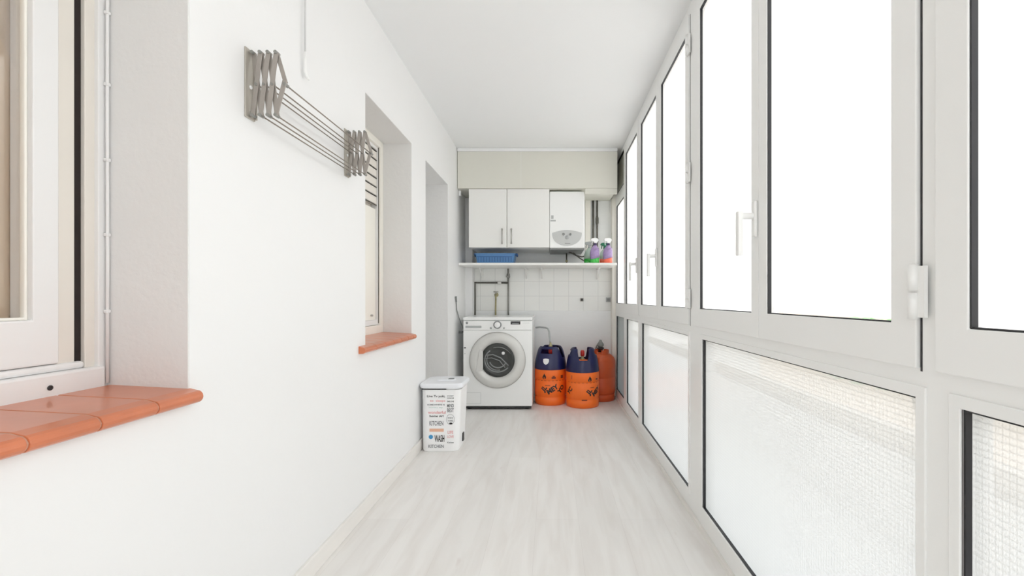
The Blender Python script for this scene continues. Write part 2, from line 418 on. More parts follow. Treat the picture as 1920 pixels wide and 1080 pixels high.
def sash(parent, y0, y1, gy0, gy1, z0=0.877, z1=2.335, gz0=0.955, gz1=2.262, clear=False, hy=None, hinges=None, hz=1.25):
    s_ = MB(); frame_rect(s_, SX, FX+0.03, y0, y1, z0, z1, gy0-y0, y1-gy1, gz0-z0, z1-gz1)
    so = obj('sash', s_, 'pvc', parent, bevel=0.002)
    gasket(gy0-0.0005, gy1+0.0005, gz0-0.0005, gz1+0.0005, so, x=SX+0.003)
    gl = MB().box(GX, GX+0.004, gy0-0.004, gy1+0.004, gz0+(0.007 if clear else -0.004), gz1+0.004)
    obj('frosted_glass', gl, 'frosted', so)
    if clear:
        obj('clear_glass', MB().box(GX, GX+0.004, gy0-0.004, gy1+0.004, gz0-0.004, gz0+0.007), 'clearglass', so, label='clear strip below the frosted film')
    if hy is not None: handle(so, hy, hz)
    for hh in (hinges or []): hinge(so, hh[0], hh[1])
    return so
def unit(n, label, y0, y1, ly0, ly1, fy0, fy1, lower='wired', bead=True, top=ZC, extra=None):
    u = thing('window_%d' % n, label, 'window', (0, 0, 0), kind='structure')
    f = MB()
    # outer frame: posts, bottom rail, mid rail, head
    f.box(FX, FX+0.06, y0, y0+fy0, 0.0, top); f.box(FX, FX+0.06, y1-fy1, y1, 0.0, top)
    f.box(FX, FX+0.06, y0+fy0, y1-fy1, 0.0, 0.095); f.box(FX, FX+0.06, y0+fy0, y1-fy1, 0.828, 0.879)
    f.box(FX, FX+0.06, y0+fy0, y1-fy1, 2.333, top)
    if ly0 > y0+fy0: f.box(FX, FX+0.05, y0+fy0, ly0-0.001, 0.095, 0.828)
    if ly1 < y1-fy1: f.box(FX, FX+0.05, ly1+0.001, y1-fy1, 0.095, 0.828)
    fo = obj('window_frame', f, 'pvc', u)
    if bead:
        b = MB(); frame_rect(b, FX-0.004, FX+0.003, ly0-0.022, ly1+0.022, 0.078, 0.846, 0.021, 0.021, 0.021, 0.021)
        obj('glazing_bead', b, 'pvc', u, bevel=0.0015)
    gasket(ly0, ly1, 0.098, 0.825, u)
    obj('lower_glass', MB().box(GX, GX+0.005, ly0-0.003, ly1+0.003, 0.092, 0.831), lower, u)
    return u
def hinge_gap_shade(u, y, z0=0.872, z1=2.335):
    obj('gap_shade', MB().box(FX-0.0006, FX+0.001, y-0.002, y+0.002, z0, z1), 'gasket', u)  # black strip on the frame face, paints the dark of the sash joint

# near fixed unit, partly behind the right edge of the picture
u2 = unit(2, 'nearest white window with a fixed frosted pane, cut by the right edge of the photo', -0.60, 0.795, -0.5, 0.722, 0.06, 0.05)
sash(u2, -0.56, 0.765, -0.5, 0.704, gz0=0.953)
u1 = unit(1, 'unseen white window added for light behind the photographer', -2.2, -0.60, -2.12, -0.68, 0.05, 0.05)  # unseen unit, added so more daylight comes in
sash(u1, -2.16, -0.64, -2.1, -0.7)
u9 = thing('window_9', 'unseen tall frosted window, added for more light, closing the near end of the gallery behind the photographer', 'window', kind='structure')  # unseen glazed end, added to bring fill light into the gallery
m = MB()
for a, b in ((XL+0.08, XL+0.14), (-0.14, -0.08), (0.54, 0.60)): m.box(a, b, YN-0.06, YN, 0, ZC)
for a, b in ((0, 0.09), (0.83, 0.90), (2.32, ZC)):
    m.box(XL+0.14, -0.14, YN-0.06, YN, a, b); m.box(-0.08, 0.54, YN-0.06, YN, a, b)
obj('window_frame', m, 'pvc', u9)
for a, b in ((XL+0.14, -0.14), (-0.08, 0.54)):
    for c, e in ((0.09, 0.83), (0.90, 2.32)): obj('frosted_glass', MB().box(a, b, YN-0.034, YN-0.03, c, e), 'frosted', u9)
# double window A
u3 = unit(3, 'second window from the right, wide double casement with the largest white lever handle', 0.795, 2.125, 0.812, 1.962, 0.006, 0.062)
sash(u3, 0.805, 1.414, 0.864, 1.363, clear=True, hy=1.418+0.012, hinges=[(0.803, 1.012)])
sash(u3, 1.416, 2.062, 1.468, 1.982, clear=False)
hinge_gap_shade(u3, 0.8015)
# double window B
u4 = unit(4, 'third window from the right, double casement with a narrow handle at its middle', 2.125, 3.375, 2.16, 3.275, 0.03, 0.04)
sash(u4, 2.14, 2.742, 2.197, 2.685, hinges=[(2.137, 2.19), (2.137, 1.59), (2.137, 1.0)])
sash(u4, 2.744, 3.362, 2.81, 3.29, hy=2.76+0.01)
hinge_gap_shade(u4, 2.135)
# window C
u5 = unit(5, 'fourth window from the right, single narrow casement with a handle', 3.375, 4.05, 3.40, 3.94, 0.008, 0.04)
sash(u5, 3.385, 4.03, 3.437, 3.965, hy=3.42, hz=1.25)
hinge_gap_shade(u5, 3.38)
# window D with top light
u6 = thing('window_6', 'farthest and narrowest window beside the gas cylinders, with a small blind top light', 'window', kind='structure')
f = MB()
f.box(FX, FX+0.06, 4.05, 4.10, 0, ZC); f.box(FX, FX+0.06, 4.57, 4.625, 0, ZC)
for a, b in ((0, 0.095), (0.828, 0.955), (1.925, 2.035), (2.35, ZC)): f.box(FX, FX+0.06, 4.10, 4.57, a, b)
obj('window_frame', f, 'pvc', u6)
gasket(4.10, 4.57, 0.955, 1.925, u6); obj('frosted_glass', MB().box(GX, GX+0.004, 4.097, 4.573, 0.952, 1.928), 'frosted', u6)
gasket(4.10, 4.57, 0.095, 0.828, u6); obj('lower_glass', MB().box(GX, GX+0.004, 4.097, 4.573, 0.092, 0.831), 'greyglass', u6)
g = MB(); frame_rect(g, FX+0.001, FX+0.012, 4.10, 4.57, 2.035, 2.35, 0.008, 0.008, 0.008, 0.008); obj('gasket', g, 'gasket', u6)
obj('blind_panel', MB().box(GX, GX+0.01, 4.097, 4.573, 2.032, 2.353), 'soffit', u6)
# floor strip below the windows
struct('trim_4', MB().box(FX-0.014, FX-0.0005, YN, 4.61, 0, 0.018), 'baseboard', 'thin pale strip on the floor along the foot of the windows', 'trim')

# ------------------------------------------------------------------ left window 1 (near, timber)
WX = -1.075
w1 = thing('window_7', 'old white timber window at the left edge with a beige blind behind its glass', 'window', kind='structure')
y0, y1 = W1
m = MB(); frame_rect(m, WX-0.035, WX+0.012, y0+0.003, y1-0.0035, 0.79, ZT-0.004, 0.022, 0.022, 0.004, 0.03)
obj('outer_bead', m, 'whitewood', w1, bevel=0.003)
m = MB(); m.box(WX-0.035, WX+0.003, 1.0455, 1.0705, 0.80, ZT-0.035); m.box(WX-0.035, WX+0.003, y0+0.026, y0+0.05, 0.80, ZT-0.035)
obj('shutter_guide', m, 'warmwood', w1, bevel=0.002, label='cream shutter guide')
obj('slot_shade_strip', MB().box(WX-0.060, WX-0.006, 1.0288, 1.0452, 0.845, ZT-0.036), 'slotshade', w1, label='dark strip painting the shade in the shutter guide slot')  # solid dark strip, stands for the slot's shade
m = MB(); frame_rect(m, WX-0.06, WX-0.002, y0+0.05, 1.0285, 0.80, ZT-0.035, 0.0385, 0.0385, 0.055, 0.04)
obj('window_frame', m, 'warmwood', w1, bevel=0.003)
m = MB(); m.box(WX-0.055, WX+0.006, y0+0.05, 1.0285+0.015, 0.842, 0.858); m.box(WX-0.05, WX+0.018, y0+0.02, y1-0.012, 0.778, 0.842)
obj('bottom_rail', m, 'whitewood', w1, bevel=0.006)
m = MB(); frame_rect(m, WX-0.045, WX+0.004, y0+0.09, 0.990, 0.8595, ZT-0.075, 0.05, 0.05, 0.096, 0.06)
sh = obj('sash', m, 'whitewood', w1, bevel=0.003)
m = MB(); frame_rect(m, WX-0.018, WX-0.006, y0+0.14, 0.940, 0.9555, ZT-0.135, 0.006, 0.006, 0.006, 0.006)
obj('glazing_bead', m, 'cream', sh, bevel=0.002)
obj('glass', MB().box(WX-0.016, WX-0.012, y0+0.139, 0.941, 0.954, ZT-0.134), 'clearglass', sh)
m = MB().lathe([(0.0055, 0), (0.0055, 0.0015), (0.003, 0.0015), (0.0028, 0.0005)], (WX+0.0182, 0.959, 0.812), 14, 'x')
obj('drain_hole', m, 'dark', w1)
tag(obj('roller_blind', MB().box(WX-0.053, WX-0.047, y0+0.09, 0.9895, 0.8555, ZT-0.076), 'blind', loc=(0, 0, 0)), 'beige roller blind behind the glass of the near left window', 'blind')
# thin cable clipped beside the frame
ck = thing('cable', 'thin white cable clipped upright beside the near left window frame', 'cable', (WX+0.018, 1.083, 0.80))
obj('wire', MB().tube([(0, 0, 0), (0.0005, 0.0004, 0.3), (0, 0, 0.6), (0.0003, 0, 0.9), (0, 0, ZT-0.81)], 0.0034, 10), 'whitewood', ck)
for z in (0.17, 0.352, 0.53, 0.71, 0.88, 1.05):
    obj('clip', MB().box(-0.005, 0.0045, -0.005, 0.005, z-0.004, z+0.004), 'whitewood', ck, bevel=0.0015)

# terracotta sills
def sill(name, label, ya, yb, joints, wx):
    t = thing(name, label, 'window sill', (0, 0, 0))
    # profile in x,z : top slopes to a rounded nose
    xn = -0.838
    prof = [(wx, 0.758), (wx, 0.794), (XL, 0.7845)]
    for i in range(9):
        a = PI/2 - PI*i/8
        prof.append((xn-0.015+0.015*math.cos(a), 0.7655+0.015*math.sin(a)))
    prof += [(XL+0.002, 0.7505), (XL-0.01, 0.7505)]
    edges = [ya]+joints+[yb]
    for a, b in zip(edges[:-1], edges[1:]):
        inb = b if b < yb else yb-0.0005
        mb = MB().loft([[(x, a+0.002, z) for x, z in prof], [(x, b-0.002, z) for x, z in prof]])
        obj('sill_tile', mb, 'terra', t, bevel=0.0015)
    g = [(x+(0.001 if x < -0.86 else -0.0025), z-(0.0012 if z > 0.77 else -0.0012)) for x, z in prof]
    obj('grout', MB().loft([[(x, ya+0.003, z) for x, z in g], [(x, yb-0.003, z) for x, z in g]]), 'grout', t)
    return t
sill('window_sill', 'large glazed terracotta sill under the near left window', W1[0]-0.0, W1[1]+0.006, [0.006, 0.127, 0.247, 0.368, 0.488, 0.609, 0.730, 0.849, 0.973], -1.058)
sill('window_sill', 'small terracotta sill under the farther left window', 2.05, 2.835, [2.19, 2.31, 2.43, 2.55, 2.67, 2.77], -1.045)

# ------------------------------------------------------------------ left window 2 (shuttered)
w2 = thing('window_8', 'farther left window closed by a cream panel with louvre slats at its top', 'window', kind='structure')
m = MB(); frame_rect(m, -1.11, -1.045, W2[0]+0.003, W2[1]-0.0035, 0.79, ZT-0.004, 0.045, 0.045, 0.05, 0.04)
obj('window_frame', m, 'cream', w2, bevel=0.003)
m = MB(); frame_rect(m, -1.10, -1.06, W2[0]+0.048, W2[1]-0.049, 0.842, ZT-0.046, 0.02, 0.012, 0.03, 0.02)
obj('sash', m, 'whitewood', w2, bevel=0.002)
obj('panel', MB().box(-1.095, -1.072, W2[0]+0.068, W2[1]-0.061, 0.872, 1.545), 'cream', w2, bevel=0.002)
obj('edge_seal', MB().box(-1.06, -1.0565, W2[1]-0.052, W2[1]-0.0485, 0.85, 1.93), 'pipe', w2)
obj('backing_board', MB().box(-1.12, -1.1005, W2[0]+0.05, W2[1]-0.05, 1.55, ZT-0.05), 'warmwood', w2)
for k in range(7):
    z = 1.565+k*0.0545
    obj('slat', MB().box(-1.095, -1.064, W2[0]+0.07, W2[1]-0.063, z+0.007, z+0.053), 'warmwood', w2, bevel=0.004)
m = MB()
for k in range(7):
    z = 1.565+k*0.0545
    m.box(-1.071, -1.0625, W2[0]+0.07, W2[1]-0.05, z+0.0015, z+0.005)
obj('slat_shade', m, 'pipe', w2)  # dark bars painting the shade between the slats
obj('latch', MB().lathe([(0.006, 0), (0.006, 0.012), (0.004, 0.014)], (-1.072, 2.70, 0.90), 12, 'x'), 'steel', w2)

# door in the far doorway
d = thing('door_1', 'white door set back in the far left doorway', 'door', kind='structure')
obj('door_leaf', MB().box(-1.185, -1.145, D1[0]+0.04, D1[1]-0.04, 0.005, 1.92), 'whitewood', d, bevel=0.003)
m = MB(); m.box(-1.19, -1.13, D1[0]+0.0035, D1[0]+0.04, 0.001, 1.95); m.box(-1.19, -1.13, D1[1]-0.04, D1[1]-0.0035, 0.001, 1.95); m.box(-1.19, -1.13, D1[0]+0.04, D1[1]-0.04, 1.92, 1.955)
obj('door_frame', m, 'whitewood', d, bevel=0.002)
obj('door_handle', MB().tube([(-1.145, 3.74, 1.02), (-1.10, 3.74, 1.02), (-1.10, 3.64, 1.02)], 0.008, 10), 'steel', d)

# ------------------------------------------------------------------ clothes rack (folding, on the left wall)
rk = thing('drying_rack', 'folding wall drying rack of warm grey metal, high on the left wall', 'drying rack', (XL, 1.31, 1.52))
def rack_end(yc, sgn, mname):
    dx = 0.0225
    T = [0.013+dx*k for k in range(4)]
    zt, zb, zm = 0.186, 0.006, 0.094
    obj('mounting_plate', MB().box(0.0, 0.004, yc-0.022, yc+0.022, -0.004, 0.196).box(0.004, 0.011, yc+0.016, yc+0.022, 0, 0.19), 'rackplate', rk, bevel=0.003)
    for k in range(3):
        obj('scissor_arm', MB().bar((T[k], yc+sgn*0.0, zt), (T[k+1], yc, zb), 0.0135, 0.003), mname, rk, bevel=0.001)
        obj('scissor_arm', MB().bar((T[k], yc-0.005, zb), (T[k+1], yc-0.005, zt), 0.0135, 0.003), mname, rk, bevel=0.001)
    mo = T[3]+0.026
    obj('scissor_arm', MB().bar((T[3], yc-0.001, zt), (mo, yc-0.001, zm+0.004), 0.012, 0.003), mname, rk, bevel=0.001)
    obj('scissor_arm', MB().bar((T[3], yc-0.006, zb), (mo, yc-0.006, zm+0.012), 0.0135, 0.003), mname, rk, bevel=0.001)
    for px_, pz_, r_ in [(T[k], z, .0048) for k in range(4) for z in (zt, zb)] + [(T[k]+dx/2, zm, .0036) for k in range(3)] + [(mo, zm, .005)]:
        obj('pivot', MB().tube([(px_, yc-0.011, pz_), (px_, yc+0.008, pz_)], r_, 10), 'greypipe', rk)
    m = MB().lathe([(0.0001, 0), (0.006, 0.0), (0.005, 0.003), (0.0001, 0.004)], (0.004, yc, 0.088), 12, 'x')
    obj('screw_cap', m, 'white', rk)
    return T, zt, zb, zm, mo, dx
T, zt, zb, zm, mo, dx = rack_end(0.0, 1, 'rack')
rack_end(0.62, 1, 'rack')
for x, z in [(mo, zm)] + [(T[k]+dx/2+0.002, zm) for k in (0, 1, 2)][::-1] + [(T[k], zb) for k in (3, 2, 1)]:
    obj('rod', MB().tube([(x, -0.004, z), (x, 0.626, z)], 0.0021, 8), 'rackbar', rk)

# blind pull cord hanging from the ceiling
pc = thing('pull_cord', 'white pull cord with a hooked end hanging high on the left wall', 'cord', (XL+0.012, 1.585, 1.775))
obj('cord', MB().tube([(0, 0, 0.075), (0, 0.0005, 0.3), (0, 0, ZC-1.776)], 0.0032, 8), mat('grey_white_cord', (0.6, 0.6, 0.6)), pc)
obj('hook', MB().tube([(0.0, 0, 0.085), (0, 0, 0.02), (0.001, 0.003, 0.006), (0.003, 0.012, -0.002), (0.003, 0.02, -0.003)], [0.004, 0.0062, 0.0062, 0.005, 0.003], 10), 'pvc', pc)

# ------------------------------------------------------------------ washing machine
wm = thing('washing_machine', 'white front-loading washing machine with a round silver door', 'washing machine', (-0.485, 4.10, 0))
W, H, D = 0.3125, 0.832, 0.59
def slab(x0, x1, y0, y1, z0, z1, r): return MB().loft([rrect(x0, x1, y0, y1, r, z0), rrect(x0, x1, y0, y1, r, z1)])
obj('body', MB().box(-W, W, 0.004, D, 0.028, H-0.03), 'enamel', wm, bevel=0.012, seg=3)
obj('top_panel', MB().box(-W, W, 0.0, D, H-0.028, H), 'enamel', wm, bevel=0.008, seg=3)
obj('front_panel', MB().box(-W+0.004, W-0.004, -0.006, 0.01, 0.032, H-0.118), 'enamel', wm, bevel=0.006, seg=3)
cp = obj('control_panel', MB().box(-W+0.004, W-0.004, -0.008, 0.01, H-0.114, H-0.032), 'enamel', wm, bevel=0.005, seg=3)
m = MB().lathe([(0.036, 0), (0.036, 0.01), (0.030, 0.014)], (0.0, -0.0075, 0.765), 40, 'y')
kn = obj('dial_ring', m, 'midgrey', cp)
obj('dial', MB().lathe([(0.026, 0), (0.026, 0.020), (0.022, 0.026), (0.0001, 0.027)], (0, -0.0075, 0.765), 32, 'y'), 'white', cp)
for dxn in (-0.06, 0.058):
    obj('button', MB().lathe([(0.009, 0), (0.008, 0.004), (0.0001, 0.005)], (dxn, -0.0078, 0.735), 16, 'y'), 'panelgrey', cp)
obj('display', MB().box(0.118, 0.205, -0.0095, -0.007, 0.768, 0.796), 'dark', cp, bevel=0.001)
obj('display_light', MB().box(0.132, 0.192, -0.0099, -0.0096, 0.7745, 0.7785), 'panelgrey', cp)
obj('detergent_drawer', MB().box(-0.288, -0.145, -0.0125, -0.007, 0.737, 0.757), 'panelgrey', cp, bevel=0.004)
m = MB().lathe([(0.011, 0), (0.011, 0.001), (0.0001, 0.0012)], (-0.275, -0.0082, 0.782), 20, 'y')
obj('logo', m, 'midgrey', cp)
for k in range(6): obj('indicator', MB().box(0.225+k*0.011, 0.230+k*0.011, -0.0088, -0.0078, 0.778, 0.783), 'panelgrey', cp)
# door
zc = 0.448
dr = obj('door', MB().lathe([(0.247, -0.004), (0.249, 0.006), (0.244, 0.020), (0.232, 0.030), (0.206, 0.036), (0.185, 0.035), (0.170, 0.030), (0.158, 0.018), (0.150, 0.004)], (0.0, -0.008, zc), 72, 'y', cap=False), 'silver', wm)
obj('door_rim', MB().lathe([(0.252, -0.003), (0.254, 0.004), (0.250, 0.010), (0.246, 0.008)], (0, -0.007, zc), 72, 'y', cap=False), 'steel', dr)
obj('door_glass', MB().lathe([(0.156, 0.0), (0.150, 0.010), (0.125, 0.006), (0.09, -0.0), (0.05, -0.003), (0.0001, -0.004)], (0.004, -0.012, zc), 64, 'y'), 'drumglass', dr)
# reflections on the door glass, modelled as grey tubes
m = MB()
for r_, a0, a1, rr in ((0.118, 2.2, 5.6, 0.006), (0.10, 2.6, 4.9, 0.004), (0.13, 0.5, 1.9, 0.0045), (0.075, 3.4, 6.0, 0.005)):
    m.tube([(0.004+r_*math.cos(a)*1.0, -0.014, zc+r_*math.sin(a)*0.9) for a in [a0+(a1-a0)*i/20 for i in range(21)]], rr, 8)
m.tube([(-0.10, -0.015, zc+0.045), (-0.04, -0.016, zc+0.05), (0.03, -0.016, zc+0.02), (0.10, -0.015, zc-0.05)], 0.0055, 8)
m.tube([(-0.12, -0.015, zc+0.015), (-0.05, -0.016, zc+0.02), (0.02, -0.016, zc-0.005), (0.07, -0.015, zc-0.07)], 0.004, 8)
obj('glass_reflection', m, 'midgrey', dr)
obj('white_disc', MB().lathe([(0.016, 0), (0.012, 0.006), (0.0001, 0.008)], (0.052, -0.014, zc+0.062), 16, 'y'), 'white', dr)  # small white disc on the door glass
obj('door_handle', MB().loft([[(x, y, z) for x, z in ((-0.190, zc-0.105), (-0.126, zc-0.085), (-0.126, zc+0.085), (-0.155, zc+0.10), (-0.172, zc))] for y in (-0.046, -0.040)]), 'silver', dr, bevel=0.002)
m = MB(); frame_rect(m, 0, 0.001, -0.29, -0.15, 0.055, 0.155, 0.002, 0.002, 0.002, 0.002)
m.v = [(v[1], -0.0062-v[0], v[2]) for v in m.v]
obj('filter_hatch', m, 'panelgrey', wm)
obj('sticker', MB().box(-0.302, -0.284, -0.0075, -0.0058, 0.553, 0.563), 'dark', wm)
obj('sticker', MB().box(-0.300, -0.288, -0.0075, -0.0058, 0.503, 0.508), 'panelgrey', wm)
for x in (-0.26, 0.26):
    for y in (0.06, 0.53): obj('foot', MB().lathe([(0.022, 0), (0.022, 0.02), (0.012, 0.03)], (x, y, 0), 16), 'dark', wm)
obj('underside_shade', MB().box(-W+0.01, W-0.01, 0.01, D-0.02, 0.012, 0.03), 'dark', wm)  # dark block painting the shade below the machine

# ------------------------------------------------------------------ shelf, cupboards, boiler
sh = thing('wall_shelf', 'long thin white shelf across the end wall', 'shelf', (0, 0, 0))
obj('board', MB().loft([[(-0.868, 4.25, z), (0.612, 4.25, z), (0.612, YB-0.009, z), (-0.797, YB-0.009, z), (-0.797, 4.598, z), (-0.868, 4.598, z)] for z in (1.314-0.002, 1.335)]), 'laminate', sh, bevel=0.003)
for x in (-0.72, -0.26, -0.10, 0.48):
    m = MB(); m.box(x-0.01, x+0.01, YB-0.012, YB-0.009+0.008, 1.20, 1.3115); m.box(x-0.01, x+0.01, 4.55, YB-0.01, 1.302, 1.3115)
    m.bar((x, YB-0.012, 1.21), (x, 4.58, 1.305), 0.006, 0.012, up=(1, 0, 0))
    obj('bracket', m, 'laminate', sh)
def cz(py, Y): return 1-(py-560)*Y/853
cb = thing('wall_cupboard', 'white two-door wall cupboard with bar handles, hung under the soffit', 'cupboard', (-0.3925, 4.21, 1.474))
obj('carcass', MB().box(-0.373, 0.373, 0.019, 0.53, 0, 0.543), 'laminate', cb, bevel=0.001)
for a, b, hx in ((-0.372, -0.0225, -0.062), (-0.0165, 0.372, 0.024)):
    dd = obj('door', MB().box(a, b, 0.0, 0.0175, 0.002, 0.541), 'laminate', cb, bevel=0.002)
    m = MB().tube([(hx, -0.026, 0.035), (hx, -0.026, 0.165)], 0.0055, 10)
    for z in (0.035, 0.165): m.tube([(hx, -0.0, z), (hx, -0.03, z)], 0.0055, 10); m.ball((hx, -0.028, z), 0.009)
    obj('handle', m, 'steel', dd)
bo = thing('boiler', 'white wall boiler with a grey fan-shaped control panel, right of the cupboard', 'boiler', (0.145, 4.245, 1.472))
obj('casing', MB().box(-0.163, 0.165, 0.0, 0.49, 0.0, 0.530), 'enamel', bo, bevel=0.010, seg=3)
obj('base', MB().box(-0.16, 0.162, 0.02, 0.48, -0.012, 0.004), 'midgrey', bo)
# fan panel
pts = []
for i in range(13): a = PI*0.5+ (i-6)/6*0.52; pts.append((-0.27*math.cos(a)*1.0, 0.18-0.27+0.27*math.sin(a)))
pts = [(-0.138+0.276*i/12, 0.142+0.026*math.sin(PI*i/12)) for i in range(13)]
low = [(0.138*math.cos(-PI*i/16), 0.128+0.108*math.sin(-PI*i/16)) for i in range(0, 17)]
poly = pts+low
cpn = obj('control_panel', MB().loft([[(x, y, z) for x, z in poly] for y in (-0.0065, 0.002)]), mat('pale_grey_panel', (0.55, 0.565, 0.56), 0.4), bo, bevel=0.0015)
for x in (-0.032, 0.032):
    obj('knob', MB().lathe([(0.011, 0), (0.010, 0.012), (0.0001, 0.013)], (x, -0.0062, 0.128), 20, 'y'), 'midgrey', cpn)
obj('gauge', MB().lathe([(0.018, 0), (0.018, 0.002), (0.0001, 0.0022)], (0.0, -0.0062, 0.098), 24, 'y'), 'panelgrey', cpn)
obj('badge', MB().box(-0.02, 0.03, -0.0078, -0.0062, 0.039, 0.045), 'midgrey', cpn)
obj('label_plate', MB().box(-0.155, -0.105, -0.0012, 0.002, 0.248, 0.262), 'panelgrey', bo)
obj('emblem', MB().box(-0.148, -0.126, -0.0012, 0.002, 0.272, 0.305), 'panelgrey', bo)

def pipe(name, pts, r, m, label, cat='pipe', **k):
    return tag(obj(name, MB().tube(pts, r, 10), m, **k), label, cat)
t = thing('pipe', 'dark pipe from the boiler down to the shelf and along its back to the left', 'pipe', (0.153, 4.60, 1.3355))
obj('tube', MB().tube([(0, 0, 0.1225), (0, 0, 0.012), (-0.01, 0, 0.008), (-0.52, 0, 0.008), (-0.535, 0.03, 0.008)], 0.0075, 10), 'pipe', t)
obj('elbow_nut', MB().lathe([(0.011, 0.035), (0.011, 0.055)], (0, 0, 0), 8, smooth=False), 'brass', t)
tag(obj('hose', MB().tube([(0.17, 4.50, 1.4605), (0.20, 4.50, 1.45), (0.25, 4.50, 1.425), (0.30, 4.51, 1.415), (0.345, 4.52, 1.425), (0.365, 4.53, 1.45)], 0.007, 10), 'pipe'), 'dark flexible hose curving up from the boiler behind the bottles', 'hose')
tag(obj('hose', MB().tube([(0.215, 4.55, 1.4605), (0.25, 4.55, 1.43), (0.30, 4.56, 1.395), (0.345, 4.57, 1.37), (0.36, 4.6, 1.36)], 0.006, 10), 'pipe'), 'dark hose dropping from the boiler to the shelf behind the bottles', 'hose')
for x, lab, vz in ((0.432, 'left of the two dark upright gas pipes above the bottles', 1.62), (0.474, 'right of the two dark upright gas pipes, with a valve, above the bottles', 1.86)):
    t = thing('gas_pipe', lab, 'pipe', (x, 4.718, 1.335))
    obj('tube', MB().tube([(0, 0, 0.0), (0, 0, 0.681)], 0.0085 if x > .45 else 0.0095, 10), 'pipe', t)
    obj('coupling', MB().lathe([(0.014, 0.25), (0.014, 0.29)], n=8, smooth=False), 'pipe', t)
    if x > .45: obj('valve', MB().lathe([(0.009, 0.43), (0.015, 0.45), (0.015, 0.50), (0.009, 0.52)], n=12).box(-0.006, 0.006, -0.03, -0.01, 0.41, 0.48), 'pipe', t)

# pipes under the shelf on the tiles
yp = YB-0.02
t = thing('pipe', 'dark pipe loop on the tiles, from the shelf down and left behind the washing machine', 'pipe', (0, 0, 0))
obj('vertical_pipe', MB().tube([(-0.449, yp, 1.3115), (-0.449, yp, 0.70)], 0.0085, 10), 'greypipe', t)
obj('branch_pipe', MB().tube([(-0.449, yp, 1.165), (-0.795, yp, 1.165), (-0.797, yp, 1.155), (-0.797, yp, 0.70)], 0.0105, 10), 'pipe', t)
obj('tap_valve', MB().lathe([(0.010, 1.21), (0.017, 1.22), (0.017, 1.255), (0.010, 1.265)], (-0.449, yp, 0), 12).box(-0.472, -0.428, yp-0.025, yp-0.016, 1.222, 1.236), 'greypipe', t)
obj('union_nut', MB().lathe([(0.010, -0.02), (0.0175, -0.014), (0.0175, 0.014), (0.010, 0.02)], (-0.54, yp, 1.167), 12, 'x'), 'silver', t)
t = thing('water_tap', 'small brass tap on the tiles above the washing machine', 'tap', (-0.574, YB, 1.04))
obj('spout', MB().tube([(0, -0.001, 0), (0, -0.05, 0), (0, -0.06, -0.012), (0, -0.06, -0.05)], [0.010, 0.010, 0.011, 0.008], 12), 'brass', t)
obj('wheel', MB().tube([(-0.025, -0.04, 0.03), (0.025, -0.04, 0.03)], 0.006, 8).tube([(0, -0.04, 0), (0, -0.04, 0.03)], 0.005, 8), 'steel', t)
obj('flange', MB().lathe([(0.022, 0), (0.018, 0.004)], (0, 0, 0), 16, 'y'), 'brass', t)
tag(obj('fill_hose', MB().tube([(-0.574, YB-0.06, 0.9899), (-0.576, YB-0.055, 0.93), (-0.58, YB-0.03, 0.86), (-0.58, YB-0.03, 0.70)], 0.009, 10), 'brass'), 'khaki fill hose hanging from the brass tap', 'hose')
for x, lab, s_, mm in ((0.318, 'small dark outlet on the tiles above the gas cylinders', 0.016, 'dark'), (0.592, 'small grey outlet box on the tiles near the window corner', 0.024, 'midgrey')):
    t = thing('wall_outlet', lab, 'outlet', (x, YB, 0.99))
    obj('plate', MB().box(-s_, s_, -0.014, -0.0005, -s_, s_), 'panelgrey' if s_ > .02 else 'greypipe', t, bevel=0.002)
    obj('plug', MB().box(-s_*.62, s_*.62, -0.03, -0.0145, -s_*.62, s_*.62), mm, t, bevel=0.003)

# gas hose from the wall to left cylinder
t = thing('gas_hose', 'grey gas hose from behind the washing machine to the left gas cylinder', 'hose', (0, 0, 0))
obj('tube', MB().tube([(-0.160, 4.64, 0.705), (-0.12, 4.62, 0.712), (-0.06, 4.58, 0.708), (-0.035, 4.56, 0.70), (-0.022, 4.53, 0.67), (-0.018, 4.50, 0.62), (-0.014, 4.46, 0.60), (-0.012, 4.42, 0.585), (-0.012, 4.405, 0.575)], 0.009, 10), 'panelgrey', t)
obj('regulator', MB().lathe([(0.006, 0.529), (0.018, 0.532), (0.019, 0.548), (0.012, 0.56), (0.008, 0.578)], (-0.009, 4.39, 0), 16), 'brass', t)
# power cable on the left wall
t = thing('power_cable', 'grey power cable running down the left wall to the washing machine', 'cable', (XL, 4.09, 1.0))
obj('plug', MB().tube([(0.012, 0, 0.02), (0.012, 0.015, -0.03)], [0.009, 0.007], 10), 'midgrey', t)
obj('wire', MB().tube([(0.012, 0.013, -0.028), (0.008, 0.05, -0.10), (0.010, 0.13, -0.17), (0.014, 0.22, -0.235), (0.02, 0.32, -0.30)], 0.0045, 8), 'midgrey', t)
t = thing('water_valve', 'small dark valve on the left wall beside the washing machine', 'valve', (XL, 4.28, 0.685))
obj('body', MB().tube([(0.0, 0, 0), (0.035, 0, 0)], [0.012, 0.010], 10), 'midgrey', t)
obj('knob', MB().tube([(0.038, 0, 0.0), (0.058, 0.0, 0.012)], [0.010, 0.014], 10), 'dark', t)
t = thing('door_contact', 'tiny white box in the corner below the left end of the soffit', 'box', (XL+0.002, 4.26, 1.965))
obj('body', MB().box(0, 0.018, 0, 0.04, 0, 0.05), 'white', t, bevel=0.003)

